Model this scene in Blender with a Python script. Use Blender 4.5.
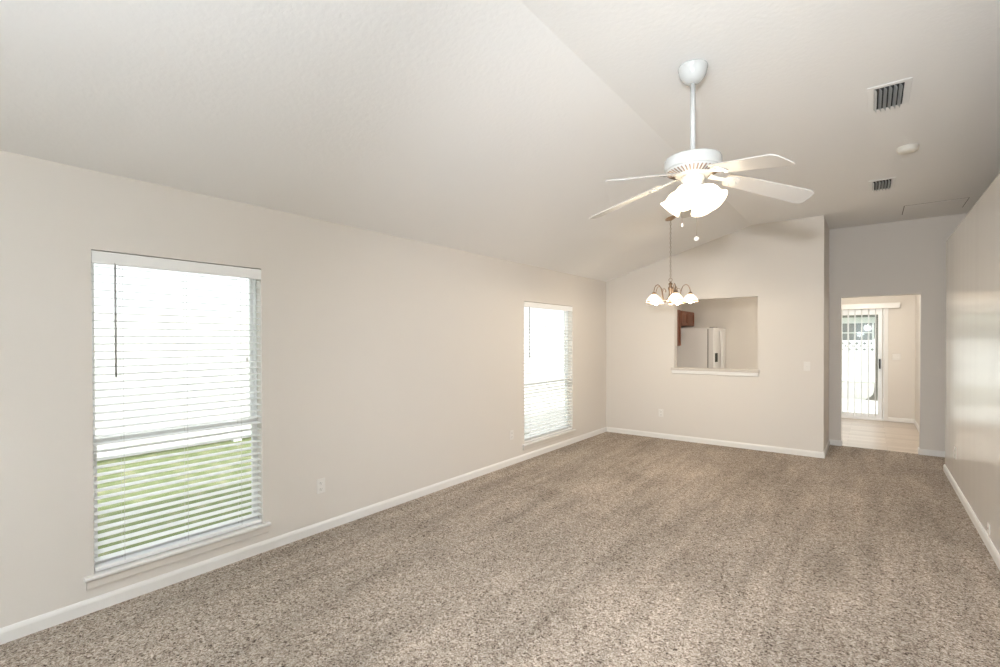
import bpy, bmesh, math, random
from mathutils import Vector, Matrix

# ------------------------------------------------------------------ scene, camera, light
for o in list(bpy.data.objects):
    bpy.data.objects.remove(o, do_unlink=True)
scene = bpy.context.scene
col = scene.collection
PI = math.pi

F_PX, YAW, PITCH, ROLL = 478.7151, 0.6573, -0.0083, -0.0026
CAM = Vector((3.4002, 0.0, 1.4957))
fw = Vector((-math.sin(YAW), math.cos(YAW), 0)); rt = Vector((math.cos(YAW), math.sin(YAW), 0)); up = Vector((0, 0, 1))
Fv = fw * math.cos(PITCH) + up * math.sin(PITCH)
Uv = up * math.cos(PITCH) - fw * math.sin(PITCH)
Rv = rt * math.cos(ROLL) + Uv * math.sin(ROLL)
Uv = Uv * math.cos(ROLL) - rt * math.sin(ROLL)
cd = bpy.data.cameras.new('camera'); cam = bpy.data.objects.new('camera', cd); col.objects.link(cam)
cd.sensor_width = 36.0; cd.lens = 36.0 * F_PX / 1000.0; cd.shift_y = 10.58 / 1000.0
cd.clip_start = 0.02; cd.clip_end = 200
m = Matrix.Identity(4)
for i in range(3):
    m[i][0] = Rv[i]; m[i][1] = Uv[i]; m[i][2] = -Fv[i]; m[i][3] = CAM[i]
cam.matrix_world = m
scene.camera = cam

scene.view_settings.view_transform = 'Standard'
scene.view_settings.look = 'None'
scene.view_settings.gamma = 1.0
scene.view_settings.use_curve_mapping = False
scene.view_settings.exposure = 0.62
scene.cycles.use_denoising = True
scene.cycles.max_bounces = 12
scene.cycles.diffuse_bounces = 6
scene.cycles.sample_clamp_indirect = 6.0

SKY = 1.3
world = bpy.data.worlds.new('overcast_sky'); scene.world = world; world.use_nodes = True
wn = world.node_tree.nodes; wl = world.node_tree.links
bg = wn['Background']; bg.inputs['Strength'].default_value = SKY
bg.inputs['Color'].default_value = (0.93, 0.97, 1.0, 1)


def light(name, kind, loc, energy, color=(1, 1, 1), **kw):
    d = bpy.data.lights.new(name, kind); d.energy = energy; d.color = color
    for k, v in kw.items():
        setattr(d, k, v)
    o = bpy.data.objects.new(name, d); o.location = loc; col.objects.link(o)
    return o


def portal(loc, size, direction):
    d = bpy.data.lights.new('window_daylight', 'AREA'); d.shape = 'RECTANGLE'
    d.size, d.size_y = size; d.cycles.is_portal = True
    o = bpy.data.objects.new('window_daylight', d); o.location = loc
    o.rotation_euler = Vector(direction).to_track_quat('-Z', 'Z').to_euler(); col.objects.link(o)


portal((-0.16, 1.183, 1.1), (0.95, 1.85), (1, 0, 0))
portal((-0.16, 5.51, 1.1), (1.24, 1.85), (1, 0, 0))
portal((2.75, 11.42, 1.03), (1.84, 2.1), (0, -1, 0))
portal((1.9, -4.72, 1.25), (2.9, 2.1), (0, 1, 0))

# the photographer's flash held above the camera (it throws the soft fan-blade shadows on the ceiling)
fl = light('camera_flash', 'SPOT', CAM + Uv * 0.42 + Fv * 0.05 - Rv * 0.03, 265.0, (0.94, 0.97, 1.0), spot_size=math.radians(104), spot_blend=1.0, shadow_soft_size=0.06)
fl.rotation_euler = Vector((-0.24, 1.0, -0.20)).to_track_quat('-Z', 'Y').to_euler()
# a second flash head behind the camera, aimed up so that its light bounces off the ceiling
bf = light('bounce_flash', 'SPOT', (3.1, -2.3, 1.7), 1120.0, (0.85, 0.93, 1.0), spot_size=math.radians(150), spot_blend=1.0, shadow_soft_size=0.12)
bf.rotation_euler = Vector((0.0, 0.30, 1.0)).to_track_quat('-Z', 'Y').to_euler()
# a high sun on the far side of the house: it reaches the yards, not the rooms
sun = light('sun', 'SUN', (8, -5, 12), 3.4, (1.0, 0.96, 0.9), angle=math.radians(3))
sun.rotation_euler = Vector((-0.6, 0.35, -0.72)).to_track_quat('-Z', 'Y').to_euler()
# unseen fill lights, added to brighten the kitchen and the nook
light('kitchen_fill_light', 'POINT', (1.9, 9.3, 2.28), 12.0, (1.0, 0.88, 0.70), shadow_soft_size=0.15)
light('nook_fill_light', 'POINT', (3.3, 9.3, 2.3), 30.0, (1.0, 0.93, 0.82), shadow_soft_size=0.15)

# ------------------------------------------------------------------ dimensions (metres)
D = 7.2425          # face of the dining end wall
W1 = 2.9466         # free end of that wall
D2 = 8.2213         # recessed wall with the doorway
W2 = 4.0832         # right partition
DR = 7.3658         # far end of the right partition
HR = 2.605          # top of the right partition
HL = 2.44           # low side of the sloped ceiling
HC = 3.048          # flat ceiling
XC = 2.13           # crease between slope and flat
YB = -4.6           # rear wall
XE = 5.5            # far side of the hall behind the partition
YN = 11.22          # back wall of the breakfast nook
XN = 4.045          # right wall of the nook


def zc(x):
    return HL + (HC - HL) * min(max(x, 0), XC) / XC


# ------------------------------------------------------------------ helpers
class MB:
    def __init__(s):
        s.v = []; s.f = []; s.sm = []

    def add(s, vs, fs, smooth=False):
        b = len(s.v); s.v += [tuple(v) for v in vs]
        for f in fs:
            s.f.append(tuple(b + i for i in f)); s.sm.append(smooth)

    def box(s, x0, x1, y0, y1, z0, z1, M=None):
        vs = [Vector((x, y, z)) for z in (z0, z1) for y in (y0, y1) for x in (x0, x1)]
        if M: vs = [M @ v for v in vs]
        s.add(vs, [(0, 2, 3, 1), (4, 5, 7, 6), (0, 1, 5, 4), (2, 6, 7, 3), (0, 4, 6, 2), (1, 3, 7, 5)])
        return s

    def prism(s, poly, axis, a, b, smooth=False):
        """poly: 2-D outline in the two other axes, extruded along axis from a to b"""
        def P(p, t):
            if axis == 'x': return (t, p[0], p[1])
            if axis == 'y': return (p[0], t, p[1])
            return (p[0], p[1], t)
        n = len(poly)
        vs = [P(p, a) for p in poly] + [P(p, b) for p in poly]
        s.add(vs, [tuple(range(n))[::-1], tuple(range(n, 2 * n))])
        base = len(s.v) - 2 * n
        for i in range(n):
            j = (i + 1) % n
            s.f.append((base + i, base + j, base + n + j, base + n + i)); s.sm.append(smooth)
        return s

    def lathe(s, prof, n=32, M=None, smooth=True, closed=False):
        vs = []
        for r, z in prof:
            for k in range(n):
                a = 2 * PI * k / n; vs.append(Vector((r * math.cos(a), r * math.sin(a), z)))
        if M: vs = [M @ v for v in vs]
        fs = []
        for i in range(len(prof) - 1):
            for k in range(n):
                q = (k + 1) % n
                fs.append((i * n + k, i * n + q, (i + 1) * n + q, (i + 1) * n + k))
        s.add(vs, fs, smooth)
        b = len(s.v) - len(vs)
        if not closed:
            for i, (r, z) in ((0, prof[0]), (len(prof) - 1, prof[-1])):
                if r > 1e-5:
                    s.f.append(tuple(b + i * n + k for k in range(n))); s.sm.append(False)
        return s

    def tube(s, pts, r, n=10, M=None, ring=False):
        pts = [Vector(p) for p in pts]; N = len(pts); vs = []
        prev = None
        for i, p in enumerate(pts):
            if ring: t = pts[(i + 1) % N] - pts[i - 1]
            else: t = pts[min(i + 1, N - 1)] - pts[max(i - 1, 0)]
            t.normalize()
            if prev is None:
                h = Vector((0, 0, 1)) if abs(t.z) < 0.9 else Vector((1, 0, 0))
                u = t.cross(h).normalized()
            else:
                u = (prev - t * prev.dot(t)).normalized()
            prev = u; w = t.cross(u)
            rr = r[i] if isinstance(r, (list, tuple)) else r
            for k in range(n):
                a = 2 * PI * k / n; vs.append(p + u * (rr * math.cos(a)) + w * (rr * math.sin(a)))
        if M: vs = [M @ v for v in vs]
        fs = []
        for i in range(N if ring else N - 1):
            j = (i + 1) % N
            for k in range(n):
                q = (k + 1) % n; fs.append((i * n + k, i * n + q, j * n + q, j * n + k))
        s.add(vs, fs, True)
        if not ring:
            b = len(s.v) - len(vs)
            s.f.append(tuple(b + k for k in range(n))[::-1]); s.sm.append(False)
            s.f.append(tuple(b + (N - 1) * n + k for k in range(n))); s.sm.append(False)
        return s

    def sphere(s, c, r, n=16, sc=(1, 1, 1)):
        prof = [(max(r * math.sin(PI * i / 10), 1e-6), -r * math.cos(PI * i / 10)) for i in range(11)]
        M = Matrix.Translation(c) @ Matrix.Diagonal((*sc, 1))
        return s.lathe(prof, n, M)

    def build(s, name, mat, parent=None, loc=(0, 0, 0), rot=(0, 0, 0), bevel=0, kind=None, seg=2):
        me = bpy.data.meshes.new(name); me.from_pydata(s.v, [], s.f); me.update()
        bm = bmesh.new(); bm.from_mesh(me)
        bmesh.ops.recalc_face_normals(bm, faces=bm.faces); bm.to_mesh(me); bm.free()
        for p, sm in zip(me.polygons, s.sm): p.use_smooth = sm
        me.materials.append(mat)
        o = bpy.data.objects.new(name, me); col.objects.link(o)
        o.location = loc; o.rotation_euler = rot
        if parent: o.parent = parent
        if kind: o['kind'] = kind
        if bevel:
            md = o.modifiers.new('bevel', 'BEVEL'); md.width = bevel; md.segments = seg
            md.limit_method = 'ANGLE'; md.angle_limit = math.radians(40)
        return o


def tag(o, label, cat, group=None):
    o['label'] = label; o['category'] = cat
    if group: o['group'] = group
    return o


def thing(name, label, cat, loc=(0, 0, 0), rot=(0, 0, 0), group=None):
    o = bpy.data.objects.new(name, None); o.empty_display_size = 0.1; col.objects.link(o)
    o.location = loc; o.rotation_euler = rot
    return tag(o, label, cat, group)


def struct(name, mb, mat, parent=None, **kw):
    return mb.build(name, mat, parent, kind=None if parent else 'structure', **kw)


def copy_tree(o, parent=None):
    c = o.copy(); col.objects.link(c)
    if parent: c.parent = parent
    for ch in list(o.children): copy_tree(ch, c)
    return c


def srgb(r, g, b):
    def f(c):
        c /= 255.0
        return c / 12.92 if c <= 0.04045 else ((c + 0.055) / 1.055) ** 2.4
    return (f(r), f(g), f(b), 1)


# ------------------------------------------------------------------ materials
def mat(name, color, rough=0.5, metal=0.0, spec=0.5, bump=0.0, bscale=60.0, bdetail=3.0, stretch=None, vary=0.0, bdist=0.004, **kw):
    M = bpy.data.materials.new(name); M.use_nodes = True
    n, l = M.node_tree.nodes, M.node_tree.links
    b = n['Principled BSDF']
    b.inputs['Base Color'].default_value = color
    b.inputs['Roughness'].default_value = rough; b.inputs['Metallic'].default_value = metal
    b.inputs['Specular IOR Level'].default_value = spec
    for k, v in kw.items():
        b.inputs[k.replace('_', ' ')].default_value = v
    tc = n.new('ShaderNodeTexCoord'); mp = n.new('ShaderNodeMapping'); l.new(tc.outputs['Object'], mp.inputs['Vector'])
    if stretch: mp.inputs['Scale'].default_value = stretch
    nz = n.new('ShaderNodeTexNoise'); nz.inputs['Scale'].default_value = bscale; nz.inputs['Detail'].default_value = bdetail
    l.new(mp.outputs['Vector'], nz.inputs['Vector'])
    if bump:
        bp = n.new('ShaderNodeBump'); bp.inputs['Strength'].default_value = bump; bp.inputs['Distance'].default_value = bdist
        l.new(nz.outputs['Fac'], bp.inputs['Height']); l.new(bp.outputs['Normal'], b.inputs['Normal'])
    if vary:
        mx = n.new('ShaderNodeMix'); mx.data_type = 'RGBA'; mx.blend_type = 'MULTIPLY'
        mx.inputs['Factor'].default_value = 1.0
        rp = n.new('ShaderNodeMapRange'); rp.inputs['To Min'].default_value = 1 - vary; rp.inputs['To Max'].default_value = 1 + vary
        l.new(nz.outputs['Fac'], rp.inputs['Value'])
        mx.inputs['A'].default_value = color; l.new(rp.outputs['Result'], mx.inputs['B'])
        l.new(mx.outputs['Result'], b.inputs['Base Color'])
    return M


M_wall = mat('greige_wall_paint', (0.72, 0.683, 0.638, 1), 0.55, spec=0.35, bump=0.06, bscale=45)
M_wall_gloss = mat('greige_wall_paint_satin', (0.72, 0.695, 0.655, 1), 0.16, spec=0.5, bump=0.2, bscale=2.6, bdetail=1.0, bdist=0.02, stretch=(1, 1.0, 0.08))
M_ceil = mat('ceiling_paint', (0.86, 0.86, 0.855, 1), 0.9, spec=0.1, bump=0.35, bscale=38, bdetail=4)
M_trim = mat('white_trim_paint', (0.82, 0.81, 0.79, 1), 0.35, bump=0.02)
M_vinyl = mat('white_vinyl', (0.90, 0.91, 0.92, 1), 0.35)
M_blind = mat('white_blind_slat', (0.90, 0.91, 0.91, 1), 0.4)
M_cord = mat('pale_cord', (0.55, 0.54, 0.52, 1), 0.8)
M_wand = mat('clear_grey_wand', (0.40, 0.40, 0.40, 1), 0.3)
M_plate = mat('white_plastic_plate', (0.78, 0.76, 0.73, 1), 0.35)
M_slot = mat('dark_slot', (0.05, 0.05, 0.05, 1), 0.6)
M_dark = mat('dark_backing', (0.035, 0.04, 0.045, 1), 0.7)
M_fan = mat('white_enamel', (0.55, 0.56, 0.555, 1), 0.22, bump=0.0)
M_blade = mat('white_fan_blade', (0.53, 0.515, 0.495, 1), 0.45)
M_brass = mat('antique_brass', (0.38, 0.27, 0.19, 1), 0.28, metal=0.9)
M_steel = mat('chain_steel', (0.5, 0.45, 0.4, 1), 0.3, metal=0.9)
M_oven = mat('white_fridge_enamel', (0.72, 0.71, 0.70, 1), 0.4, bump=0.04, bscale=200)
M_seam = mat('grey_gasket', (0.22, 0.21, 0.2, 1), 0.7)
M_disp = mat('dispenser_dark_green', (0.012, 0.018, 0.012, 1), 0.6, spec=0.2)
M_metal_grille = mat('grille_metal', (0.55, 0.58, 0.59, 1), 0.45, metal=0.2)
M_detector = mat('cream_plastic', (0.74, 0.72, 0.66, 1), 0.45)
M_black = mat('black_handle', (0.02, 0.02, 0.02, 1), 0.35)
M_counter = mat('ledge_laminate', (0.60, 0.555, 0.51, 1), 0.4)


def wood_mat(name, c1, c2, scale=(1, 1, 6), rough=0.4, s=9.0):
    M = bpy.data.materials.new(name); M.use_nodes = True
    n, l = M.node_tree.nodes, M.node_tree.links; b = n['Principled BSDF']
    tc = n.new('ShaderNodeTexCoord'); mp = n.new('ShaderNodeMapping'); mp.inputs['Scale'].default_value = scale
    l.new(tc.outputs['Object'], mp.inputs['Vector'])
    nz = n.new('ShaderNodeTexNoise'); nz.inputs['Scale'].default_value = s; nz.inputs['Detail'].default_value = 6
    nz.inputs['Distortion'].default_value = 0.6; l.new(mp.outputs['Vector'], nz.inputs['Vector'])
    cr = n.new('ShaderNodeValToRGB'); cr.color_ramp.elements[0].color = c1; cr.color_ramp.elements[1].color = c2
    cr.color_ramp.elements[0].position = 0.35; cr.color_ramp.elements[1].position = 0.65
    l.new(nz.outputs['Fac'], cr.inputs['Fac']); l.new(cr.outputs['Color'], b.inputs['Base Color'])
    b.inputs['Roughness'].default_value = rough
    return M


M_cab = wood_mat('red_brown_cabinet_wood', srgb(98, 54, 32), srgb(132, 78, 48), (14, 14, 1.6), 0.4, 3.0)


def carpet_mat():
    M = bpy.data.materials.new('brown_flecked_carpet'); M.use_nodes = True
    n, l = M.node_tree.nodes, M.node_tree.links; b = n['Principled BSDF']
    tc = n.new('ShaderNodeTexCoord')
    def noise(scale, detail, mscale=None, rot=0.0, dist=0.0):
        src = tc.outputs['Object']
        if mscale:
            mp = n.new('ShaderNodeMapping'); mp.inputs['Scale'].default_value = mscale; mp.inputs['Rotation'].default_value = (0, 0, rot)
            l.new(src, mp.inputs['Vector']); src = mp.outputs['Vector']
        z = n.new('ShaderNodeTexNoise'); z.inputs['Scale'].default_value = scale; z.inputs['Detail'].default_value = detail
        z.inputs['Distortion'].default_value = dist; l.new(src, z.inputs['Vector'])
        return z.outputs['Fac']
    tuft = noise(50, 4, dist=1.8)
    fleck = noise(92, 3, dist=1.2)
    ramp = n.new('ShaderNodeValToRGB')
    e = ramp.color_ramp.elements
    e[0].position = 0.37; e[0].color = srgb(66, 55, 47)
    e[1].position = 0.64; e[1].color = srgb(222, 212, 202)
    x = e.new(0.45); x.color = srgb(148, 133, 120)
    x = e.new(0.545); x.color = srgb(188, 176, 163)
    avg = n.new('ShaderNodeMath'); avg.operation = 'MULTIPLY_ADD'; avg.inputs[1].default_value = 0.45
    sub = n.new('ShaderNodeMath'); sub.operation = 'MULTIPLY'; sub.inputs[1].default_value = 0.55
    l.new(tuft, sub.inputs[0]); l.new(fleck, avg.inputs[0]); l.new(sub.outputs[0], avg.inputs[2])
    l.new(avg.outputs[0], ramp.inputs['Fac'])
    streak = noise(2.4, 4, (3.2, 0.35, 1), 0.0, 0.25)
    patch = noise(1.1, 3, (1.0, 0.8, 1), 0.5, 0.6)
    add = n.new('ShaderNodeMath'); add.operation = 'ADD'; l.new(streak, add.inputs[0]); l.new(patch, add.inputs[1])
    mr = n.new('ShaderNodeMapRange'); mr.inputs['From Min'].default_value = 0.75; mr.inputs['From Max'].default_value = 1.25
    mr.inputs['To Min'].default_value = 0.80; mr.inputs['To Max'].default_value = 1.18
    l.new(add.outputs[0], mr.inputs['Value'])
    mx = n.new('ShaderNodeMix'); mx.data_type = 'RGBA'; mx.blend_type = 'MULTIPLY'; mx.inputs['Factor'].default_value = 1.0
    l.new(ramp.outputs['Color'], mx.inputs['A']); l.new(mr.outputs['Result'], mx.inputs['B'])
    l.new(mx.outputs['Result'], b.inputs['Base Color'])
    b.inputs['Roughness'].default_value = 0.95; b.inputs['Specular IOR Level'].default_value = 0.1
    bp = n.new('ShaderNodeBump'); bp.inputs['Strength'].default_value = 1.0; bp.inputs['Distance'].default_value = 0.018
    l.new(avg.outputs[0], bp.inputs['Height']); l.new(bp.outputs['Normal'], b.inputs['Normal'])
    return M


M_carpet = carpet_mat()


def plank_mat():
    M = bpy.data.materials.new('pale_wood_plank_vinyl'); M.use_nodes = True
    n, l = M.node_tree.nodes, M.node_tree.links; b = n['Principled BSDF']
    tc = n.new('ShaderNodeTexCoord')
    br = n.new('ShaderNodeTexBrick'); br.inputs['Scale'].default_value = 1.0
    br.inputs['Brick Width'].default_value = 0.9; br.inputs['Row Height'].default_value = 0.15; br.inputs['Mortar Size'].default_value = 0.0015
    br.inputs['Color1'].default_value = srgb(190, 176, 162); br.inputs['Color2'].default_value = srgb(208, 195, 182)
    br.inputs['Mortar'].default_value = srgb(150, 128, 110)
    l.new(tc.outputs['Object'], br.inputs['Vector'])
    mp = n.new('ShaderNodeMapping'); mp.inputs['Scale'].default_value = (2, 22, 1); l.new(tc.outputs['Object'], mp.inputs['Vector'])
    nz = n.new('ShaderNodeTexNoise'); nz.inputs['Scale'].default_value = 3; nz.inputs['Detail'].default_value = 5; l.new(mp.outputs['Vector'], nz.inputs['Vector'])
    mr = n.new('ShaderNodeMapRange'); mr.inputs['To Min'].default_value = 0.75; mr.inputs['To Max'].default_value = 1.2; l.new(nz.outputs['Fac'], mr.inputs['Value'])
    mx = n.new('ShaderNodeMix'); mx.data_type = 'RGBA'; mx.blend_type = 'MULTIPLY'; mx.inputs['Factor'].default_value = 1.0
    l.new(br.outputs['Color'], mx.inputs['A']); l.new(mr.outputs['Result'], mx.inputs['B']); l.new(mx.outputs['Result'], b.inputs['Base Color'])
    b.inputs['Roughness'].default_value = 0.3
    return M


M_plank = plank_mat()


def glass_mat():
    M = bpy.data.materials.new('window_glass'); M.use_nodes = True
    n, l = M.node_tree.nodes, M.node_tree.links; n.remove(n['Principled BSDF'])
    tr = n.new('ShaderNodeBsdfTransparent'); gl = n.new('ShaderNodeBsdfGlossy'); gl.inputs['Roughness'].default_value = 0.02
    tr.inputs['Color'].default_value = (0.96, 0.98, 0.97, 1)
    lw = n.new('ShaderNodeLayerWeight'); lw.inputs['Blend'].default_value = 0.5
    fr = n.new('ShaderNodeMath'); fr.operation = 'POWER'; fr.inputs[1].default_value = 4.0; l.new(lw.outputs['Facing'], fr.inputs[0])
    ad = n.new('ShaderNodeMath'); ad.operation = 'ADD'; ad.inputs[1].default_value = 0.05; ad.use_clamp = True; l.new(fr.outputs[0], ad.inputs[0])
    mx = n.new('ShaderNodeMixShader'); l.new(ad.outputs[0], mx.inputs[0]); l.new(tr.outputs[0], mx.inputs[1]); l.new(gl.outputs[0], mx.inputs[2])
    l.new(mx.outputs[0], n['Material Output'].inputs['Surface'])
    return M


M_glass = glass_mat()


def shade_mat(name, glow, color):
    """white glass lamp shade, lit from inside by its bulb"""
    M = bpy.data.materials.new(name); M.use_nodes = True
    n, l = M.node_tree.nodes, M.node_tree.links; b = n['Principled BSDF']
    b.inputs['Base Color'].default_value = (0.9, 0.88, 0.84, 1); b.inputs['Roughness'].default_value = 0.2
    b.inputs['Emission Color'].default_value = color; b.inputs['Emission Strength'].default_value = glow
    tl = n.new('ShaderNodeBsdfTranslucent'); tl.inputs['Color'].default_value = (0.95, 0.9, 0.82, 1)
    mx = n.new('ShaderNodeMixShader'); mx.inputs[0].default_value = 0.45
    l.new(b.outputs[0], mx.inputs[1]); l.new(tl.outputs[0], mx.inputs[2])
    l.new(mx.outputs[0], n['Material Output'].inputs['Surface'])
    return M


M_shade = shade_mat('frosted_glass_shade', 2.2, (1.0, 0.86, 0.66, 1))
M_shade_c = shade_mat('milk_glass_shade', 0.9, (1.0, 0.9, 0.74, 1))


def bulb_mat(name, s):
    M = bpy.data.materials.new(name); M.use_nodes = True
    b = M.node_tree.nodes['Principled BSDF']
    b.inputs['Emission Color'].default_value = (1.0, 0.82, 0.58, 1); b.inputs['Emission Strength'].default_value = s
    return M


M_bulb = bulb_mat('lit_bulb', 12.0)

# ------------------------------------------------------------------ floor, ceiling, walls
T = 0.13
struct('floor', MB().box(-T, XE + T, YB - T, D2 + 0.03, -0.12, 0.0), M_carpet)
struct('floor_nook', MB().box(-T, XN + T, D2 + 0.03, YN + 0.2, -0.12, -0.006), M_plank)
mbk = MB().box(-T, W1 - T, D + T, D2 + 0.03, -0.004, 0.001)
struct('floor_kitchen', mbk, M_plank)
struct('ceiling', MB().prism([(-T, HL - (HC - HL) / XC * T), (0, HL), (XC, HC), (XE + T, HC), (XE + T, HC + 0.15), (XC, HC + 0.15), (-T, HL + 0.15)], 'y', YB - T, D2 + T), M_ceil)
struct('ceiling_kitchen', MB().box(0.001, W1 - T, D + T, D2 + T, HL, HL + 0.1).box(0.001, XN, D2 + T, YN, HL, HL + 0.1), M_ceil)

WIN = [(0.717, 1.649, 0.20, 2.003), (4.897, 6.120, 0.20, 1.982)]
mb = MB()
ys = [YB - T, WIN[0][0], WIN[0][1], WIN[1][0], WIN[1][1], D2 + T]
for a, b in ((0, 1), (2, 3), (4, 5)):
    mb.box(-T, 0, ys[a], ys[b], 0, HL)
for (y0, y1, z0, z1) in WIN:
    mb.box(-T, 0, y0, y1, 0, z0 - 0.02).box(-T, 0, y0, y1, z1, HL)
struct('wall_left', mb, M_wall)
struct('wall_kitchen', MB().box(-T, 0, D2 + T, YN + 0.2, 0, HL + 0.1), M_wall)

PT = (1.098, 2.207, 1.045, 2.078)      # pass-through opening x0,x1,z0,z1
mb = MB()
mb.prism([(0, 0), (PT[0], 0), (PT[0], zc(PT[0])), (0, HL)], 'y', D, D + T)
mb.prism([(PT[1], 0), (W1, 0), (W1, HC), (PT[1], HC)], 'y', D, D + T)
mb.box(PT[0], PT[1], D, D + T, 0, PT[2])
mb.prism([(PT[0], PT[3]), (PT[1], PT[3]), (PT[1], HC), (XC, HC), (PT[0], zc(PT[0]))], 'y', D, D + T)
struct('wall_dining', mb, M_wall)
DW = (3.088, 3.921, 2.08)               # doorway to the nook
struct('wall_hall', MB().box(W1 - T, W1, D + T, D2, 0, HC), M_wall)
mb = MB().box(W1 - T, DW[0], D2, D2 + T, 0, HC).box(DW[1], XE, D2, D2 + T, 0, HC).box(DW[0], DW[1], D2, D2 + T, DW[2], HC)
struct('wall_back', mb, M_wall)
struct('wall_right', MB().box(W2, W2 + T, YB, DR, 0, HR), M_wall_gloss, bevel=0.004)
struct('wall_hall_right', MB().box(XE, XE + T, YB - T, D2 + T, 0, HC), M_wall)
RW = (0.5, 3.3, 0.25, 2.25)             # unseen window opening behind the camera, added for its daylight
mb = MB().prism([(0, 0), (RW[0], 0), (RW[0], zc(RW[0])), (0, HL)], 'y', YB - T, YB).box(RW[1], XE, YB - T, YB, 0, HC)
mb.box(RW[0], RW[1], YB - T, YB, 0, RW[2]).prism([(RW[0], RW[3]), (RW[1], RW[3]), (RW[1], HC), (XC, HC), (RW[0], zc(RW[0]))], 'y', YB - T, YB)
struct('wall_front', mb, M_wall)
SL = (1.84, 3.615, 2.05)                # patio door opening
mb = MB().box(0, SL[0], YN, YN + T, 0, HL + 0.1).box(SL[1], XN + T, YN, YN + T, 0, HL + 0.1).box(SL[0], SL[1], YN, YN + T, SL[2], HL + 0.1)
struct('wall_nook_back', mb, M_wall)
struct('wall_nook_right', MB().box(XN, XN + T, D2 + T, YN, 0, HL + 0.1), M_wall)

# unseen window (behind the camera), added to light the room
fr = struct('window_3', MB().box(RW[0] + 0.06, RW[1] - 0.06, YB - 0.1, YB - 0.04, RW[2], RW[2] + 0.06).box(RW[0] + 0.06, RW[1] - 0.06, YB - 0.1, YB - 0.04, RW[3] - 0.06, RW[3])
            .box(RW[0], RW[0] + 0.06, YB - 0.1, YB - 0.04, RW[2], RW[3]).box(RW[1] - 0.06, RW[1], YB - 0.1, YB - 0.04, RW[2], RW[3])
            .box(1.87, 1.93, YB - 0.1, YB - 0.04, RW[2] + 0.06, RW[3] - 0.06), M_vinyl)
MB().box(RW[0] + 0.05, RW[1] - 0.05, YB - 0.072, YB - 0.068, RW[2] + 0.05, RW[3] - 0.05).build('pane', M_glass, fr)

# baseboards
def base_profile(h=0.076, t=0.014):
    return [(0, 0), (t, 0), (t, h * 0.72), (t * 0.75, h * 0.86), (t * 0.3, h), (0, h)]


def bb(name, axis, a, b, at, sgn):
    """run along axis from a to b; at = wall face, sgn = direction into the room"""
    poly = [(at + sgn * p, z) for p, z in base_profile()]
    return struct(name, MB().prism(poly, axis, a, b), M_trim)


bb('baseboard_left', 'y', YB, D, 0.0, 1)
bb('baseboard_dining', 'x', 0.014, W1 + 0.014, D, -1)
bb('baseboard_hall', 'y', D - 0.0, D2, W1, 1)
bb('baseboard_back', 'x', W1 + 0.014, DW[0], D2, -1)
bb('baseboard_back_right', 'x', DW[1], XE, D2, -1)
bb('baseboard_right', 'y', YB, DR + 0.014, W2, -1)
bb('baseboard_right_end', 'x', W2, W2 + T, DR, 1)
bb('baseboard_doorway', 'y', D2, D2 + T, DW[0], 1)
bb('baseboard_doorway_right', 'y', D2 - 0.014, D2 + T, DW[1], -1)
bb('baseboard_nook_back', 'x', SL[1] + 0.06, XN, YN, -1)
bb('baseboard_nook_right', 'y', D2 + T, YN - 0.014, XN, -1)

# pass-through ledge
struct('trim_1', MB().box(1.05, 2.228, D - 0.032, D + T + 0.02, PT[2] - 0.0, PT[2] + 0.038), M_counter, bevel=0.004)
struct('trim_2', MB().box(1.065, 2.214, D - 0.024, D, PT[2] - 0.05, PT[2]), M_trim, bevel=0.004)

# ------------------------------------------------------------------ left windows with sills and blinds
def build_window(idx, y0, y1, z0, z1):
    xo, xi = -0.125, -0.07
    f = 0.012
    w = struct('window_%d' % idx, MB().box(xo, xi, y0, y0 + f, z0, z1).box(xo, xi, y1 - f, y1, z0, z1).box(xo, xi, y0 + f, y1 - f, z0, z0 + f + 0.015).box(xo, xi, y0 + f, y1 - f, z1 - f, z1), M_vinyl, bevel=0.003)
    zm = 0.915
    s = 0.02
    for nm, a, b, xa, xb in (('upper_sash', zm - 0.01, z1 - f, xo + 0.004, xo + 0.026), ('lower_sash', z0 + f + 0.015, zm + 0.025, xi - 0.027, xi - 0.002)):
        so = MB().box(xa, xb, y0 + f, y0 + f + s, a, b).box(xa, xb, y1 - f - s, y1 - f, a, b).box(xa, xb, y0 + f + s, y1 - f - s, a, a + s + 0.01).box(xa, xb, y0 + f + s, y1 - f - s, b - s, b).build(nm, M_vinyl, w)
        xm = (xa + xb) / 2
        MB().box(xm - 0.002, xm + 0.002, y0 + f + s, y1 - f - s, a + s + 0.01, b - s).build('pane', M_glass, so)
    # stool: full depth inside the reveal, horns outside
    st = MB().box(-0.07, 0.0, y0, y1, z0 - 0.02, z0 + 0.002)
    pr = [(0.0, z0 - 0.02), (0.026, z0 - 0.02), (0.032, z0 - 0.014), (0.032, z0 - 0.003), (0.026, z0 + 0.002), (0.0, z0 + 0.002)]
    st.prism(pr, 'y', y0 - 0.045, y1 + 0.045)
    st.build('window_sill', M_trim, w)
    MB().prism([(0, z0 - 0.075), (0.010, z0 - 0.072), (0.013, z0 - 0.062), (0.013, z0 - 0.02), (0, z0 - 0.02)], 'y', y0 - 0.035, y1 + 0.035).build('apron', M_wall, w)
    return w


build_window(1, *WIN[0]); build_window(2, *WIN[1])


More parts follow.
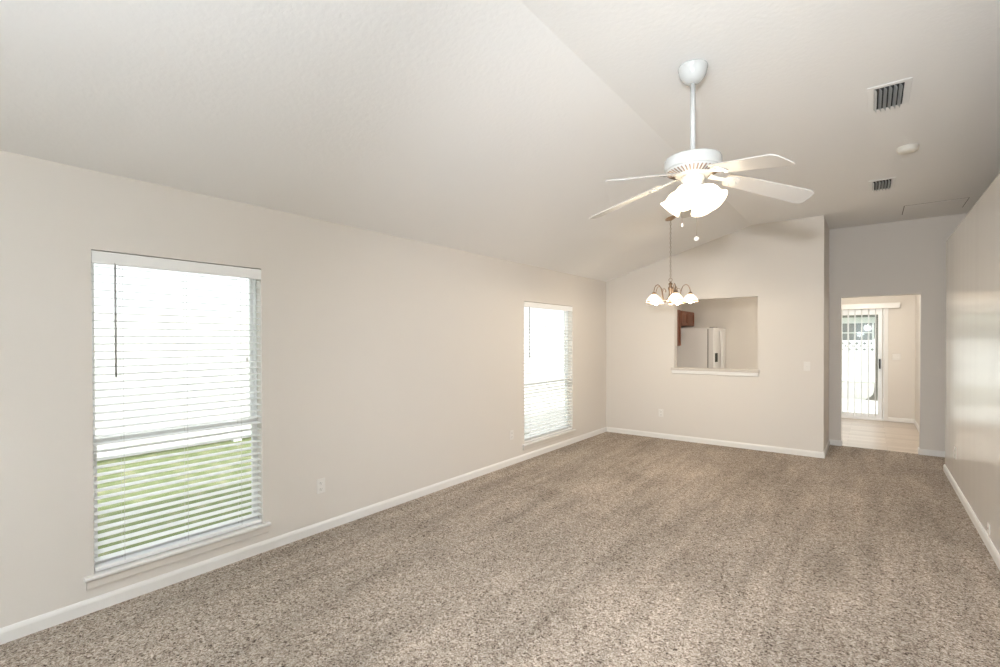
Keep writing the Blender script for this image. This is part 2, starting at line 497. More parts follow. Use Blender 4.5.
def build_blind(label, y0, y1, z0, z1, tilt, wand_y, cord_y):
    L = y1 - y0
    root = thing('window_blind', label, 'blind', (-0.032, (y0 + y1) / 2, z1 - 0.004), group='horizontal blinds in the left wall windows')
    h = L / 2 - 0.006
    zb = z0 - z1 + 0.004
    # valance with small returns
    MB().prism([(0.022, -0.002), (0.034, -0.002), (0.036, -0.010), (0.033, -0.060), (0.036, -0.066), (0.034, -0.072), (0.022, -0.072)], 'y', -L / 2 + 0.001, L / 2 - 0.001).build('valance', M_blind, root)
    MB().box(-0.028, 0.020, -h, h, -0.045, -0.003).build('headrail', M_blind, root)
    sl = MB(); pitch = 0.0433; z = -0.085; n = 0
    zend = zb + 0.036
    stack = []
    zs = []
    while z > zend + 0.03:
        zs.append(z); z -= pitch
    k = zend + 0.006
    while k < z + 0.012 and len(stack) < 5:
        stack.append(k); k += 0.013
    for zz in zs:
        M = Matrix.Translation((0, 0, zz)) @ Matrix.Rotation(tilt, 4, 'Y')
        prof = []
        for i in range(7):
            t = -1 + 2 * i / 6; prof.append((0.025 * t, 0.0025 * (1 - t * t)))
        poly = prof + [(p, q - 0.0028) for p, q in prof[::-1]]
        b = MB().prism(poly, 'y', -h, h, smooth=False)
        sl.add([M @ Vector(v) for v in b.v], b.f)
    for zz in stack:
        sl.box(-0.025, 0.025, -h, h, zz, zz + 0.003, Matrix.Translation((0, 0, 0)) @ Matrix.Rotation(0.0, 4, 'Y'))
    sl.build('slats', M_blind, root)
    MB().prism([(-0.025, zb + 0.012), (-0.022, zb + 0.008), (0.022, zb + 0.008), (0.025, zb + 0.012), (0.025, zb + 0.028), (0.022, zb + 0.032), (-0.022, zb + 0.032), (-0.025, zb + 0.028)], 'y', -h, h).build('bottom_rail', M_blind, root)
    c = MB()
    for cy in (-L / 2 + 0.14, 0.0, L / 2 - 0.14):
        for cx in (-0.027, 0.0275):
            c.tube([(cx, cy, -0.045), (cx, cy, zb + 0.03)], 0.0009, 5)
    c.build('ladder_cord', M_cord, root)
    wy = wand_y - (y0 + y1) / 2
    wd = MB().tube([(0.044, wy, -0.074), (0.044, wy, -0.71)], 0.0055, 10)
    wd.tube([(0.034, wy, -0.062), (0.044, wy, -0.066), (0.044, wy, -0.08)], 0.0025, 6)
    wd.build('tilt_wand', M_wand, root)
    cy = cord_y - (y0 + y1) / 2
    lc = MB().tube([(0.040, cy, -0.07), (0.040, cy, -0.62)], 0.0012, 5).build('lift_cord', M_cord, root)
    MB().lathe([(0.002, 0.0), (0.005, -0.004), (0.008, -0.026), (0.008, -0.03), (0.001, -0.031)], 10, Matrix.Translation((0.040, cy, -0.615))).build('tassel', M_cord, lc)
    return root


build_blind('white slatted blind in the near window with green lawn showing through its lower slats', *WIN[0], math.radians(6.5), 0.819, 1.545)
build_blind('white slatted blind in the far window, near the corner with the dining wall', *WIN[1], math.radians(6.5), 5.0, 5.98)

# ------------------------------------------------------------------ outlets and switches
def plate(root, w=0.072, h=0.116):
    return MB().box(-w / 2, w / 2, -0.006, 0.0, -h / 2, h / 2).build('cover_plate', M_plate, root, bevel=0.003)


def outlet(label, loc, rz):
    r = thing('wall_outlet', label, 'outlet', loc, (0, 0, rz), 'wall outlets')
    plate(r)
    for dz in (-0.024, 0.024):
        re = MB().lathe([(0.0165, 0.0), (0.0165, 0.003), (0.0155, 0.0035), (0.0001, 0.0035)], 20, Matrix.Translation((0, -0.0055, dz)) @ Matrix.Rotation(PI / 2, 4, 'X') @ Matrix.Diagonal((1, 0.86, 1, 1))).build('receptacle', M_plate, r)
        MB().box(-0.0075, -0.0055, -0.0095, -0.0085, dz - 0.002, dz + 0.008).box(0.0055, 0.0075, -0.0095, -0.0085, dz - 0.002, dz + 0.007).lathe([(0.0025, -0.0005), (0.0025, 0.0005)], 8, Matrix.Translation((0, -0.009, dz - 0.008)) @ Matrix.Rotation(PI / 2, 4, 'X')).build('slots', M_slot, re)
    return r


def switch(label, loc, rz, gangs=1):
    r = thing('light_switch', label, 'switch', loc, (0, 0, rz))
    plate(r, 0.072 + 0.046 * (gangs - 1))
    for g in range(gangs):
        x = (g - (gangs - 1) / 2) * 0.046
        MB().prism([(-0.006, -0.012), (-0.012, -0.002), (-0.016, 0.008), (-0.012, 0.012), (-0.006, 0.012)], 'x', x - 0.005, x + 0.005).build('toggle', M_plate, r)
    return r


outlet('white outlet low on the left wall, just right of the near window', (0, 2.102, 0.358), PI / 2)
outlet('pale outlet low on the left wall, just left of the far window', (0, 4.627, 0.356), PI / 2)
outlet('white outlet low on the dining wall below the pass-through', (0.897, D, 0.382), 0)
outlet('narrow-looking outlet at the far end of the right wall', (W2, 6.549, 0.36), -PI / 2)
r = thing('cable_plate', 'small white wall plate just above the right baseboard', 'wall plate', (W2, 4.85, 0.135), (0, 0, -PI / 2))
MB().box(-0.035, 0.035, -0.005, 0, -0.035, 0.035).build('cover_plate', M_plate, r, bevel=0.003)
MB().lathe([(0.006, 0), (0.006, 0.008), (0.003, 0.009), (0.0001, 0.009)], 12, Matrix.Translation((0, -0.004, 0)) @ Matrix.Rotation(PI / 2, 4, 'X')).build('jack', M_steel, r)
switch('white single light switch near the free end of the dining wall', (2.768, D, 1.15), 0)
switch('white double light switch in the nook, right of the patio door', (3.787, YN, 1.175), 0, 2)

# ------------------------------------------------------------------ ceiling fan
FX, FY = 2.60, 2.84
fan = thing('ceiling_fan', 'white five-blade ceiling fan with lit glass shades hanging on a downrod', 'ceiling fan', (FX, FY, HC))
MB().lathe([(0.0001, 0.0), (0.077, 0.0), (0.08, -0.006), (0.08, -0.014), (0.077, -0.018), (0.076, -0.03), (0.070, -0.052), (0.058, -0.072), (0.042, -0.088), (0.026, -0.096), (0.0001, -0.098)], 40).build('canopy', M_fan, fan)
MB().tube([(0, 0, -0.08), (0, 0, -0.53)], 0.0135, 18).build('downrod', M_fan, fan)
MB().lathe([(0.0001, -0.504), (0.10, -0.504), (0.138, -0.506), (0.149, -0.511), (0.153, -0.519), (0.154, -0.567), (0.150, -0.573), (0.0001, -0.574)], 56).build('motor_housing', M_fan, fan)
vent = MB().lathe([(0.0001, -0.574), (0.148, -0.574), (0.15, -0.58), (0.092, -0.604), (0.088, -0.610), (0.0001, -0.612)], 56).build('vent_ring', M_fan, fan)
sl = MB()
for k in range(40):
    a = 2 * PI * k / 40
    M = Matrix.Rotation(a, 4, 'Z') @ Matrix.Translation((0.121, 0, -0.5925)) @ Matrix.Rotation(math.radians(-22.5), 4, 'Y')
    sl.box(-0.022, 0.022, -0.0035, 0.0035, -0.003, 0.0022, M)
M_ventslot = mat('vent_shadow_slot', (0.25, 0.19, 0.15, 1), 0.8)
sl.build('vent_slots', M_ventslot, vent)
MB().lathe([(0.0001, -0.608), (0.060, -0.608), (0.064, -0.614), (0.062, -0.634), (0.055, -0.645), (0.053, -0.672), (0.047, -0.690), (0.03, -0.703), (0.012, -0.71), (0.010, -0.72), (0.0001, -0.722)], 36).build('switch_housing', M_fan, fan)

AZ0 = 5.626
droop = math.atan2(0.14, 0.55)
PITCHB = math.radians(-13)
iron_bm = MB()
# blade iron: arm with a three-lobed plate, along +x
out = []
pts = [(0.0, 0.022), (0.03, 0.014), (0.08, 0.013), (0.105, 0.03), (0.135, 0.044), (0.158, 0.036), (0.168, 0.014), (0.168, -0.014), (0.158, -0.036), (0.135, -0.044), (0.105, -0.03), (0.08, -0.013), (0.03, -0.014), (0.0, -0.022)]
iron_bm.prism(pts, 'z', -0.003, 0.003)
for sx, sy in ((0.125, 0.027), (0.125, -0.027), (0.15, 0.0)):
    iron_bm.lathe([(0.006, -0.003), (0.006, -0.006), (0.003, -0.0075), (0.0001, -0.0078)], 10, Matrix.Translation((sx, sy, 0)))
blade_bm = MB()
w0, w1 = 0.057, 0.072
bp = [(0.09, -w0 * 0.7), (0.098, -w0), (0.30, -w0 - 0.007), (0.525, -w1), (0.545, -w1 + 0.004), (0.557, -w1 + 0.014), (0.563, -w1 + 0.028), (0.566, 0.0), (0.563, w1 - 0.028), (0.557, w1 - 0.014), (0.545, w1 - 0.004), (0.525, w1), (0.30, w0 + 0.007), (0.098, w0), (0.09, w0 * 0.7)]
blade_bm.prism(bp, 'z', 0.003, 0.009)
for k in range(5):
    a = AZ0 + 2 * PI * k / 5
    M = Matrix.Rotation(a, 4, 'Z') @ Matrix.Translation((0.092, 0, -0.612)) @ Matrix.Rotation((droop, droop, droop * 0.5, droop, droop)[k], 4, 'Y') @ Matrix.Rotation(PITCHB, 4, 'X')
    if k == 0:
        b0 = blade_bm.build('blade', M_blade, fan, bevel=0.002); i0 = iron_bm.build('blade_iron', M_fan, b0)
        i0.location = (0, 0, 0)
        b = b0
    else:
        b = b0.copy(); col.objects.link(b); b.parent = fan
        i = i0.copy(); col.objects.link(i); i.parent = b
    b.matrix_local = M


def bell(M, prof, name, m, parent, th=0.003, n=36):
    inner = [(max(r - th, 0.0005), z) for r, z in prof][::-1]
    o = MB().lathe(prof + inner + [prof[0]], n, M, closed=True)
    return o.build(name, m, parent)


R2W = math.atan2(Rv.y, Rv.x)
for k, beta in enumerate((45, 135, 225, 315)):
    a = R2W + math.radians(beta)
    # local frame: axis pointing down and outwards
    M = Matrix.Rotation(a, 4, 'Z') @ Matrix.Translation((0.032, 0, -0.672)) @ Matrix.Rotation(math.radians(-46), 4, 'Y')
    arm = MB().lathe([(0.011, 0.03), (0.012, 0.0), (0.022, -0.004), (0.026, -0.016), (0.026, -0.034), (0.0001, -0.034)], 20, M).build('lamp_holder', M_fan, fan)
    prof = [(0.027, -0.024), (0.031, -0.030), (0.044, -0.046), (0.053, -0.066), (0.056, -0.086), (0.054, -0.106), (0.053, -0.120), (0.059, -0.136), (0.068, -0.148)]
    sh = bell(M, prof, 'lamp_shade', M_shade, fan)
    bl = MB().lathe([(0.012, -0.034), (0.014, -0.05), (0.020, -0.062), (0.025, -0.080), (0.023, -0.095), (0.013, -0.107), (0.0005, -0.111)], 18, M).build('bulb', M_bulb, sh)
    p = Matrix.Translation((FX, FY, HC)) @ M @ Vector((0, 0, -0.13))
    light('fan_bulb_light', 'POINT', p, 2.0, (1.0, 0.84, 0.64), shadow_soft_size=0.035)

ch = MB()
def chain_line(x, y, z0, z1):
    ch.tube([(x, y, z0), (x, y, z1)], 0.0011, 6)
px, py = 0.031 * math.cos(R2W - 1.6), 0.031 * math.sin(R2W - 1.6)
chain_line(px * 1.9, py * 1.9, -0.64, -0.97)
pc = ch.build('pull_chain', M_steel, fan)
MB().sphere((px * 1.9, py * 1.9, -0.978), 0.0125).build('pull_knob', M_plate, pc)
ch = MB()
qx, qy = 0.058 * math.cos(R2W + 2.6), 0.058 * math.sin(R2W + 2.6)
chain_line(qx, qy, -0.64, -0.87)
pc = ch.build('pull_chain', M_steel, fan)
MB().lathe([(0.0005, -0.868), (0.004, -0.872), (0.005, -0.888), (0.0005, -0.892)], 10, Matrix.Translation((qx, qy, 0))).build('pull_knob', M_plate, pc)

for o in fan.children:
    if not o.name.startswith(('canopy', 'downrod')):
        o.location.z -= 0.012

# ------------------------------------------------------------------ chandelier
CX, CY = 1.587, 5.561
CZ = zc(CX)
chd = thing('chandelier', 'small five-light brass chandelier with white glass bell shades on a chain', 'chandelier', (CX, CY, CZ))
slope = math.atan2(HC - HL, XC)
MB().lathe([(0.0001, 0.0), (0.062, 0.0), (0.064, -0.006), (0.05, -0.016), (0.02, -0.026), (0.008, -0.032), (0.0001, -0.034)], 32, Matrix.Rotation(-slope, 4, 'Y')).build('canopy', M_brass, chd)
zt, ztop = -0.03, 2.195 - CZ
ln = MB(); nl = int((zt - ztop) / 0.026); step = (zt - ztop) / nl
for k in range(nl):
    z = zt - (k + 0.5) * step
    pts = []
    for q in range(12):
        t = 2 * PI * q / 12; u = 0.0085 * math.cos(t); w = 0.0165 * math.sin(t)
        pts.append((u, 0, z + w) if k % 2 else (0, u, z + w))
    ln.tube(pts, 0.0022, 6, ring=True)
ln.tube([(0.004, 0.004, zt), (-0.004, 0.003, (zt + ztop) / 2), (0.003, -0.004, ztop)], 0.0022, 6)
ln.build('chain', M_steel, chd)
zz = lambda z: z - CZ
colm = MB().lathe([(0.0005, zz(2.165)), (0.008, zz(2.162)), (0.010, zz(2.15)), (0.022, zz(2.142)), (0.024, zz(2.132)), (0.014, zz(2.122)), (0.012, zz(2.11)), (0.026, zz(2.098)), (0.030, zz(2.085)), (0.024, zz(2.07)), (0.019, zz(2.05)), (0.021, zz(2.0)), (0.026, zz(1.975)), (0.046, zz(1.962)), (0.05, zz(1.948)), (0.040, zz(1.934)), (0.022, zz(1.922)), (0.012, zz(1.912)), (0.016, zz(1.900)), (0.010, zz(1.886)), (0.0005, zz(1.878))], 24)
colm.build('column', M_brass, chd)
lp = MB()
lp.tube([(0.020 * math.cos(t), 0.0, zz(2.182) + 0.020 * math.sin(t)) for t in [2 * PI * q / 18 for q in range(18)]], 0.003, 6, ring=True)
for s in (-1, 1):
    lp.tube([(0.0, s * 0.012, zz(2.155)), (0.0, s * 0.036, zz(2.135)), (0.0, s * 0.042, zz(2.105)), (0.0, s * 0.026, zz(2.085))], 0.0028, 6)
lp.build('hanging_loop', M_brass, chd)


def spline(P, n=6):
    P = [Vector(p) for p in P]; out = []
    for i in range(len(P) - 1):
        a = P[max(i - 1, 0)]; b = P[i]; c = P[i + 1]; d = P[min(i + 2, len(P) - 1)]
        for k in range(n):
            t = k / n
            out.append(0.5 * ((2 * b) + (-a + c) * t + (2 * a - 5 * b + 4 * c - d) * t * t + (-a + 3 * b - 3 * c + d) * t ** 3))
    out.append(P[-1]); return out


for k in range(5):
    a = R2W + math.radians(-95 + 72 * k)
    A = Matrix.Rotation(a, 4, 'Z')
    path = spline([(0.04, 0, zz(1.945)), (0.075, 0, zz(1.935)), (0.100, 0, zz(1.975)), (0.112, 0, zz(2.045)), (0.132, 0, zz(2.100)), (0.163, 0, zz(2.122)), (0.192, 0, zz(2.105)), (0.208, 0, zz(2.065)), (0.212, 0, zz(2.035))])
    am = MB().tube(path, 0.0048, 8, A)
    curl = spline([(0.112, 0, zz(2.045)), (0.10, 0, zz(2.075)), (0.075, 0, zz(2.08)), (0.062, 0, zz(2.06)), (0.072, 0, zz(2.045))])
    am.tube(curl, 0.0032, 6, A)
    arm = am.build('arm', M_brass, chd)
    S = A @ Matrix.Translation((0.212, 0, zz(2.035)))
    MB().lathe([(0.008, 0.004), (0.016, 0.0), (0.022, -0.012), (0.024, -0.03), (0.0005, -0.03)], 20, S).build('socket_cap', M_brass, arm)
    prof = [(0.022, -0.022), (0.030, -0.028), (0.047, -0.042), (0.064, -0.064), (0.079, -0.088), (0.088, -0.104)]
    sh = bell(S, prof, 'lamp_shade', M_shade_c, chd, 0.003, 28)
    MB().lathe([(0.087, -0.1015), (0.092, -0.103), (0.094, -0.108), (0.092, -0.113), (0.086, -0.112), (0.085, -0.106), (0.087, -0.1015)], 28, S, closed=True).build('shade_rim', M_brass, sh)
    MB().lathe([(0.011, -0.03), (0.013, -0.045), (0.024, -0.07), (0.029, -0.092), (0.026, -0.110), (0.012, -0.124), (0.0005, -0.127)], 16, S).build('bulb', M_bulb, sh)
    p = Matrix.Translation((CX, CY, CZ)) @ S @ Vector((0, 0, -0.14))
    light('chandelier_bulb_light', 'POINT', p, 7.0, (1.0, 0.87, 0.70), shadow_soft_size=0.03)

# ------------------------------------------------------------------ ceiling fixtures
def register(label, x0, x1, y0, y1):
    r = thing('ceiling_vent', label, 'vent', ((x0 + x1) / 2, (y0 + y1) / 2, HC), group='ceiling vents')
    hx, hy = (x1 - x0) / 2, (y1 - y0) / 2
    ix, iy = hx - 0.034, hy - 0.038
    f = MB()
    for (a, b, c, d) in ((-hx, hx, -hy, -iy), (-hx, hx, iy, hy), (-hx, -ix, -iy, iy), (ix, hx, -iy, iy)):
        f.box(a, b, c, d, -0.006, -0.001)
    f.build('frame', M_ceil, r, bevel=0.003)
    MB().box(-ix, ix, -iy, iy, -0.002, 0.0).build('duct_shade', M_dark, r)  # dark sheet on the ceiling, coloured as the shade inside the duct
    n = 6
    for k in range(n):
        x = -ix + (k + 0.5) * 2 * ix / n
        s = -1
        prof = [(-0.012, -0.004), (-0.004, -0.010), (0.001, -0.018), (0.003, -0.027), (0.0018, -0.027), (-0.0005, -0.018), (-0.006, -0.0095), (-0.012, -0.0028)]
        MB().prism([(x + p, q) for p, q in prof], 'y', -iy, iy).build('louver', M_metal_grille, r)
    return r


register('white ceiling vent with grey louvers, nearest the camera', 3.383, 3.598, 3.745, 4.165)
register('white ceiling vent with grey louvers, farther back beyond the smoke detector', 3.384, 3.598, 5.945, 6.37)
sd = thing('smoke_detector', 'round cream smoke detector on the ceiling between the two vents', 'smoke detector', (3.642, 5.091, HC))
MB().lathe([(0.0001, 0), (0.068, 0), (0.07, -0.004), (0.07, -0.014), (0.0001, -0.014)], 36).build('base', M_detector, sd)
MB().lathe([(0.066, -0.013), (0.068, -0.02), (0.062, -0.036), (0.05, -0.042), (0.02, -0.044), (0.0001, -0.044)], 36).build('cover', M_detector, sd)
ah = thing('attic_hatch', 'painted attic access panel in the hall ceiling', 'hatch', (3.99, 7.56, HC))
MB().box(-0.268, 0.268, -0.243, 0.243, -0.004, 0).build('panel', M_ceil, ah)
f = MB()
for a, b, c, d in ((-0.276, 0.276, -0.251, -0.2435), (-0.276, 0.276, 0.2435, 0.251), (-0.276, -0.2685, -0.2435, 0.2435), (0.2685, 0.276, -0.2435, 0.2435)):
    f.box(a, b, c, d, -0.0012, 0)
f.build('gap_shade', M_seam, ah)  # flat dark strips: the shade of the panel groove is put into their colour

# ------------------------------------------------------------------ kitchen seen through the pass-through
def cab_door(root, y0, y1, z0, z1, x):
    """framed door on a cabinet front facing +x"""
    s = 0.055
    d = MB()
    d.box(x, x + 0.018, y0, y0 + s, z0, z1).box(x, x + 0.018, y1 - s, y1, z0, z1).box(x, x + 0.018, y0 + s, y1 - s, z0, z0 + s).box(x, x + 0.018, y0 + s, y1 - s, z1 - s, z1)
    d.box(x, x + 0.008, y0 + s, y1 - s, z0 + s, z1 - s)
    o = d.build('door', M_cab, root, bevel=0.003)
    return o


KX = 0.30
c1 = thing('wall_cabinet', 'tall red-brown wall cabinet at the left edge of the pass-through', 'cabinet', (0, 9.7, 1.365), group='kitchen wall cabinets')
MB().box(0.002, KX, -0.42, 0.42, 0, 0.745).build('body', M_cab, c1, bevel=0.002)
for y0, y1 in ((-0.41, -0.005), (0.005, 0.41)):
    d = cab_door(c1, y0, y1, 0.01, 0.735, KX)
    MB().sphere((KX + 0.03, y1 - 0.03 if y0 < 0 else y0 + 0.03, 0.08), 0.014, 12).build('knob', M_plate, d)
c2 = thing('wall_cabinet', 'short red-brown two-door cabinet above the white refrigerator', 'cabinet', (0, 10.60, 1.785), group='kitchen wall cabinets')
MB().box(0.002, KX, -0.475, 0.475, 0, 0.315).build('body', M_cab, c2, bevel=0.002)
cab_door(c2, -0.46, -0.008, 0.01, 0.305, KX); cab_door(c2, 0.008, 0.46, 0.01, 0.305, KX)

fg = thing('refrigerator', 'white side-by-side refrigerator seen through the pass-through', 'refrigerator', (0.08, 10.18, 0.012))
FW = 1.02
MB().box(0.0, 0.735, 0, FW, 0.02, 1.72).build('body', M_oven, fg, bevel=0.006)
MB().box(0.735, 0.755, 0.008, FW - 0.008, 0.06, 1.70).build('gasket', M_seam, fg)
def fdoor(name, y0, y1):
    n = 10; poly = [(0.755, y0)]
    for i in range(n + 1):
        t = i / n; y = y0 + (y1 - y0) * t
        poly.append((0.842 + 0.026 * math.sin(PI * (0.15 + 0.7 * t)), y))
    poly.append((0.755, y1))
    return MB().prism(poly, 'z', 0.08, 1.72, smooth=False).build(name, M_oven, fg, bevel=0.004)
fz = fdoor('freezer_door', 0.0, 0.445)
ff = fdoor('fridge_door', 0.455, FW)
MB().box(0.85, 0.868, 0.035, 0.28, 0.90, 1.22).build('dispenser', M_oven, fz, bevel=0.008)
MB().box(0.862, 0.871, 0.05, 0.26, 1.03, 1.21).build('dispenser_recess', M_disp, fz)
for nm, y, pr in (('freezer_handle', 0.41, fz), ('fridge_handle', 0.49, ff)):
    p = spline([(0.86, y, 1.66), (0.885, y, 1.58), (0.908, y, 1.3), (0.908, y, 0.95), (0.885, y, 0.62), (0.86, y, 0.55)])
    MB().tube(p, 0.016, 10).build(nm, M_oven, pr)
MB().box(0.70, 0.80, 0.30, 0.55, 1.718, 1.742).build('hinge_cover', M_seam, fg, bevel=0.004)

# ------------------------------------------------------------------ nook: sliding patio door, vertical blind
x0, x1, zt = SL
dr_ = struct('door_1', MB().box(x0, x0 + 0.04, YN + 0.0, YN + 0.11, 0, zt).box(x1 - 0.03, x1, YN + 0.0, YN + 0.11, 0, zt).box(x0 + 0.04, x1 - 0.03, YN, YN + 0.11, zt - 0.04, zt).box(x0 + 0.04, x1 - 0.03, YN, YN + 0.11, -0.005, 0.025), M_vinyl, bevel=0.003)
def slider(name, a, b, y):
    s = 0.06
    o = MB().box(a, a + s, y, y + 0.035, 0.025, zt - 0.04).box(b - s, b, y, y + 0.035, 0.025, zt - 0.04).box(a + s, b - s, y, y + 0.035, 0.025, 0.11).box(a + s, b - s, y, y + 0.035, zt - 0.10, zt - 0.04).build(name, M_vinyl, dr_)
    MB().box(a + s, b - s, y + 0.015, y + 0.02, 0.11, zt - 0.10).build('pane', M_glass, o)
    return o
xm = (x0 + x1) / 2
slider('fixed_panel', x0 + 0.04, xm + 0.03, YN + 0.065)
sp = slider('sliding_panel', xm - 0.03, x1 - 0.03, YN + 0.022)
MB().box(x1 - 0.078, x1 - 0.052, YN - 0.02, YN + 0.024, 0.95, 1.13).build('handle', M_black, sp, bevel=0.004)
mb = MB()
for a, b, c, d in ((x1, x1 + 0.055, 0, zt + 0.055), (x0 - 0.055, x0, 0, zt + 0.055), (x0, x1, zt, zt + 0.055)):
    mb.box(a, b, YN - 0.014, YN, c, d)
struct('trim_3', mb, M_trim, bevel=0.003)

vb = thing('vertical_blind', 'white vertical blind drawn open across the patio door', 'blind', (2.9, YN, 2.06))
MB().box(-1.2, 0.93, -0.115, -0.108, -0.005, 0.09).box(0.92, 0.93, -0.108, -0.003, -0.005, 0.09).box(-1.2, -1.19, -0.108, -0.003, -0.005, 0.09).box(-1.2, 0.93, -0.108, -0.003, 0.083, 0.09).build('valance', M_trim, vb, bevel=0.002)
MB().box(-1.18, 0.90, -0.08, -0.04, 0.045, 0.08).build('headrail', M_vinyl, vb)
rg = random.Random(3)
k = 0; x = 0.69
van0 = None
while x > -1.12:
    if van0 is None:
        v = MB()
        prof = [(-0.0445 + 0.089 * i / 6, 0.006 * math.sin(PI * i / 6)) for i in range(7)]
        v.prism(prof + [(p, q - 0.0012) for p, q in prof[::-1]], 'z', -2.0, 0.0)
        v.prism([(-0.006, -0.001), (0.006, -0.001), (0.006, 0.008), (-0.006, 0.008)], 'z', 0.0, 0.05)
        o = van0 = v.build('vane', M_blind, vb)
    else:
        o = van0.copy(); col.objects.link(o); o.parent = vb
    o.location = (x, -0.06, 0.0); o.rotation_euler = (0, 0, math.radians(79 + rg.uniform(-3, 3)))
    x -= 0.1015; k += 1

# ------------------------------------------------------------------ outdoors
def lawn_mat():
    M = bpy.data.materials.new('lawn'); M.use_nodes = True
    n, l = M.node_tree.nodes, M.node_tree.links; b = n['Principled BSDF']
    tc = n.new('ShaderNodeTexCoord')
    z1 = n.new('ShaderNodeTexNoise'); z1.inputs['Scale'].default_value = 6; z1.inputs['Detail'].default_value = 8; l.new(tc.outputs['Object'], z1.inputs['Vector'])
    cr = n.new('ShaderNodeValToRGB'); e = cr.color_ramp.elements
    e[0].position = 0.3; e[0].color = (0.15, 0.185, 0.07, 1); e[1].position = 0.7; e[1].color = (0.34, 0.33, 0.20, 1)
    x = e.new(0.5); x.color = (0.215, 0.25, 0.115, 1)
    l.new(z1.outputs['Fac'], cr.inputs['Fac']); l.new(cr.outputs['Color'], b.inputs['Base Color'])
    b.inputs['Roughness'].default_value = 0.9; b.inputs['Specular IOR Level'].default_value = 0.1
    bp = n.new('ShaderNodeBump'); bp.inputs['Strength'].default_value = 0.8; bp.inputs['Distance'].default_value = 0.03
    z2 = n.new('ShaderNodeTexNoise'); z2.inputs['Scale'].default_value = 60; l.new(tc.outputs['Object'], z2.inputs['Vector'])
    l.new(z2.outputs['Fac'], bp.inputs['Height']); l.new(bp.outputs['Normal'], b.inputs['Normal'])
    return M


M_lawn = lawn_mat()
M_conc = mat('pale_concrete', (0.6, 0.58, 0.55, 1), 0.85, bump=0.2, vary=0.12, bscale=8)
M_siding = mat('grey_siding', (0.33, 0.33, 0.33, 1), 0.7)
M_roof = mat('grey_shingles', (0.25, 0.25, 0.26, 1), 0.9, bump=0.4, bscale=30)
M_bark = mat('grey_bark', (0.13, 0.12, 0.10, 1), 0.9, bump=0.9, bscale=14, stretch=(1, 1, 0.25))
M_leaf = mat('dull_green_leaves', (0.07, 0.11, 0.035, 1), 0.6, vary=0.5, bscale=5)
M_winglass = mat('dark_house_glass', (0.24, 0.25, 0.26, 1), 0.15)
GZ = -0.16
struct('ground', MB().box(-40, 40, -30, 70, GZ - 0.2, GZ), M_lawn)
struct('patio_slab', MB().box(0.6, 5.2, YN + T, YN + 4.6, GZ - 0.1, GZ + 0.06), M_conc, bevel=0.01)

M_gravel = mat('pale_gravel', (0.42, 0.41, 0.37, 1), 0.9, bump=0.8, bscale=25, vary=0.5)
struct('yard_bed', MB().box(-2.0, 9.0, YN + T + 4.6, 22.6, GZ - 0.1, GZ + 0.02), M_gravel)
struct('side_path', MB().box(-4.7, -T, 6.9, 17.5, GZ - 0.1, GZ + 0.04), M_conc, bevel=0.01)


def fence(label, along, a, b, at, h, lattice):
    """white vinyl fence from a to b along the axis"""
    loc = (a, at, GZ) if along == 'x' else (at, a, GZ)
    rz = 0 if along == 'x' else PI / 2
    r = thing('vinyl_fence', label, 'fence', loc, (0, 0, rz), group='white vinyl fences')
    L = b - a; hp = h - (0.40 if lattice else 0.0)
    MB().box(0, L, -0.012, 0.012, 0.03, hp).build('panel', M_vinyl, r)
    rl = MB().box(0, L, -0.03, 0.03, 0.03, 0.12)
    if lattice: rl.box(0, L, -0.03, 0.03, hp - 0.05, hp + 0.03).box(0, L, -0.03, 0.03, h - 0.03, h + 0.03)
    rl.build('rails', M_vinyl, r)
    if lattice:
        w = MB(); z0, z1 = hp + 0.02, h - 0.02; H = z1 - z0
        for s, yy in ((1, 0.008), (-1, -0.008)):
            x = -H
            while x < L:
                xs = x if s > 0 else x + H
                xa, xb = max(min(xs, L), 0), max(min(xs + s * H, L), 0)
                za = z0 + (xa - xs) * s; zb = z0 + (xb - xs) * s
                if abs(xb - xa) > 0.05:
                    w.add([(xa - 0.055, yy - 0.004, za), (xa + 0.055, yy - 0.004, za), (xb + 0.055, yy - 0.004, zb), (xb - 0.055, yy - 0.004, zb),
                           (xa - 0.055, yy + 0.004, za), (xa + 0.055, yy + 0.004, za), (xb + 0.055, yy + 0.004, zb), (xb - 0.055, yy + 0.004, zb)],
                          [(0, 1, 2, 3), (7, 6, 5, 4), (0, 4, 5, 1), (1, 5, 6, 2), (2, 6, 7, 3), (3, 7, 4, 0)])
                x += 0.23
        w.build('lattice', M_vinyl, r)
    x = 0.0; p0 = None
    while x <= L + 0.01:
        if p0 is None:
            p0 = MB().box(-0.06, 0.06, -0.06, 0.06, 0, h + 0.06).prism([(-0.07, -0.07), (0.07, -0.07), (0.07, 0.07), (-0.07, 0.07)], 'z', h + 0.06, h + 0.09).build('post', M_vinyl, r)
        else:
            p = p0.copy(); col.objects.link(p); p.parent = r; p.location = (x, 0, 0)
        x += 2.4
    return r


fence('white vinyl fence across the side yard outside the left windows', 'y', -6.0, 18.0, -4.9, 2.05, False)
fence('white lattice-topped fence seen through the patio door', 'x', -6.0, 10.8, 22.7, 1.58, True)

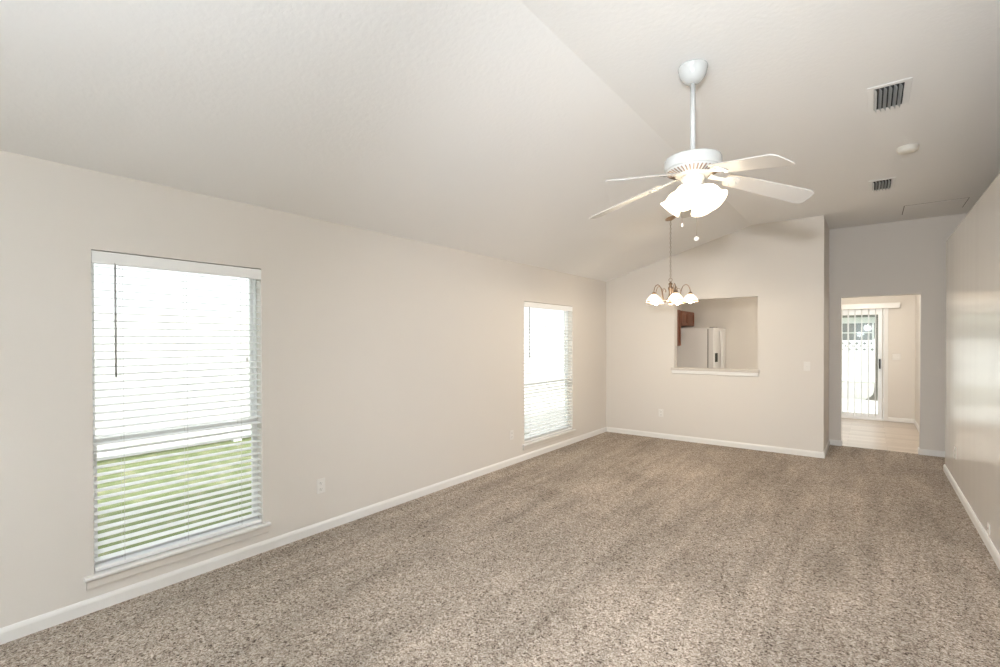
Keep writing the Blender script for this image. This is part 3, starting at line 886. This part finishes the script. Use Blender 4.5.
hs = thing('neighbor_house', 'grey house with white-framed windows beyond the patio fence', 'house', (3.0, 30.0, GZ))
MB().box(-9, 9, 0, 8, 0, 3.2).build('wall', M_siding, hs)
MB().prism([(-0.7, 3.15), (4, 5.0), (8.7, 3.15), (8.7, 3.0), (-0.7, 3.0)], 'x', -9.6, 9.6).build('roof', M_roof, hs)
MB().box(-9.6, 9.6, -0.75, -0.68, 2.95, 3.2).build('fascia', M_vinyl, hs)
MB().box(-9.0, 9.0, -0.02, 0.02, 2.45, 2.75).build('trim_band', M_vinyl, hs)
for x in (-6, -3.5, -1.0, 1.5, 4.0, 6.5):
    w = MB().box(x - 0.08, x + 0.0, -0.05, 0.02, 1.2, 2.45).box(x + 1.5, x + 1.58, -0.05, 0.02, 1.2, 2.45).box(x, x + 1.5, -0.05, 0.02, 1.2, 1.28).box(x, x + 1.5, -0.05, 0.02, 1.95, 2.0).build('window', M_vinyl, hs)
    MB().box(x, x + 1.5, -0.03, -0.02, 1.28, 2.45).build('pane', M_winglass, w)

tr = thing('tree', 'grey-barked tree in the yard at the right side of the patio door', 'tree', (3.62, 16.2, GZ))
MB().tube(spline([(-0.02, 0, -0.05), (0, 0, 0.1), (0.0, 0, 0.5), (0.02, 0.02, 1.5), (0.0, 0, 2.6), (-0.05, 0.05, 3.6)], 4), [0.3, 0.29, 0.28, 0.26, 0.2, 0.15, 0.125, 0.115, 0.11, 0.105, 0.1, 0.1, 0.1, 0.1, 0.1, 0.1, 0.1, 0.1, 0.09, 0.08, 0.07], 14).build('trunk', M_bark, tr)
lf = MB(); rg = random.Random(5)
for k in range(700):
    a = rg.uniform(0, 2 * PI); e = math.acos(rg.uniform(-0.6, 1)); rr = 1.5 * rg.uniform(0.5, 1) ** 0.5
    p = Vector((rr * math.sin(e) * math.cos(a), rr * math.sin(e) * math.sin(a), 3.9 + 0.8 * rr * math.cos(e)))
    M = Matrix.Translation(p) @ Matrix.Rotation(rg.uniform(0, 6.28), 4, 'Z') @ Matrix.Rotation(rg.uniform(-1, 1), 4, 'X')
    lf.add([M @ Vector(v) for v in ((-0.12, 0, 0), (0, -0.05, 0.01), (0.13, 0, 0), (0, 0.05, 0.01))], [(0, 1, 2, 3)])
lf.build('foliage', M_leaf, tr)
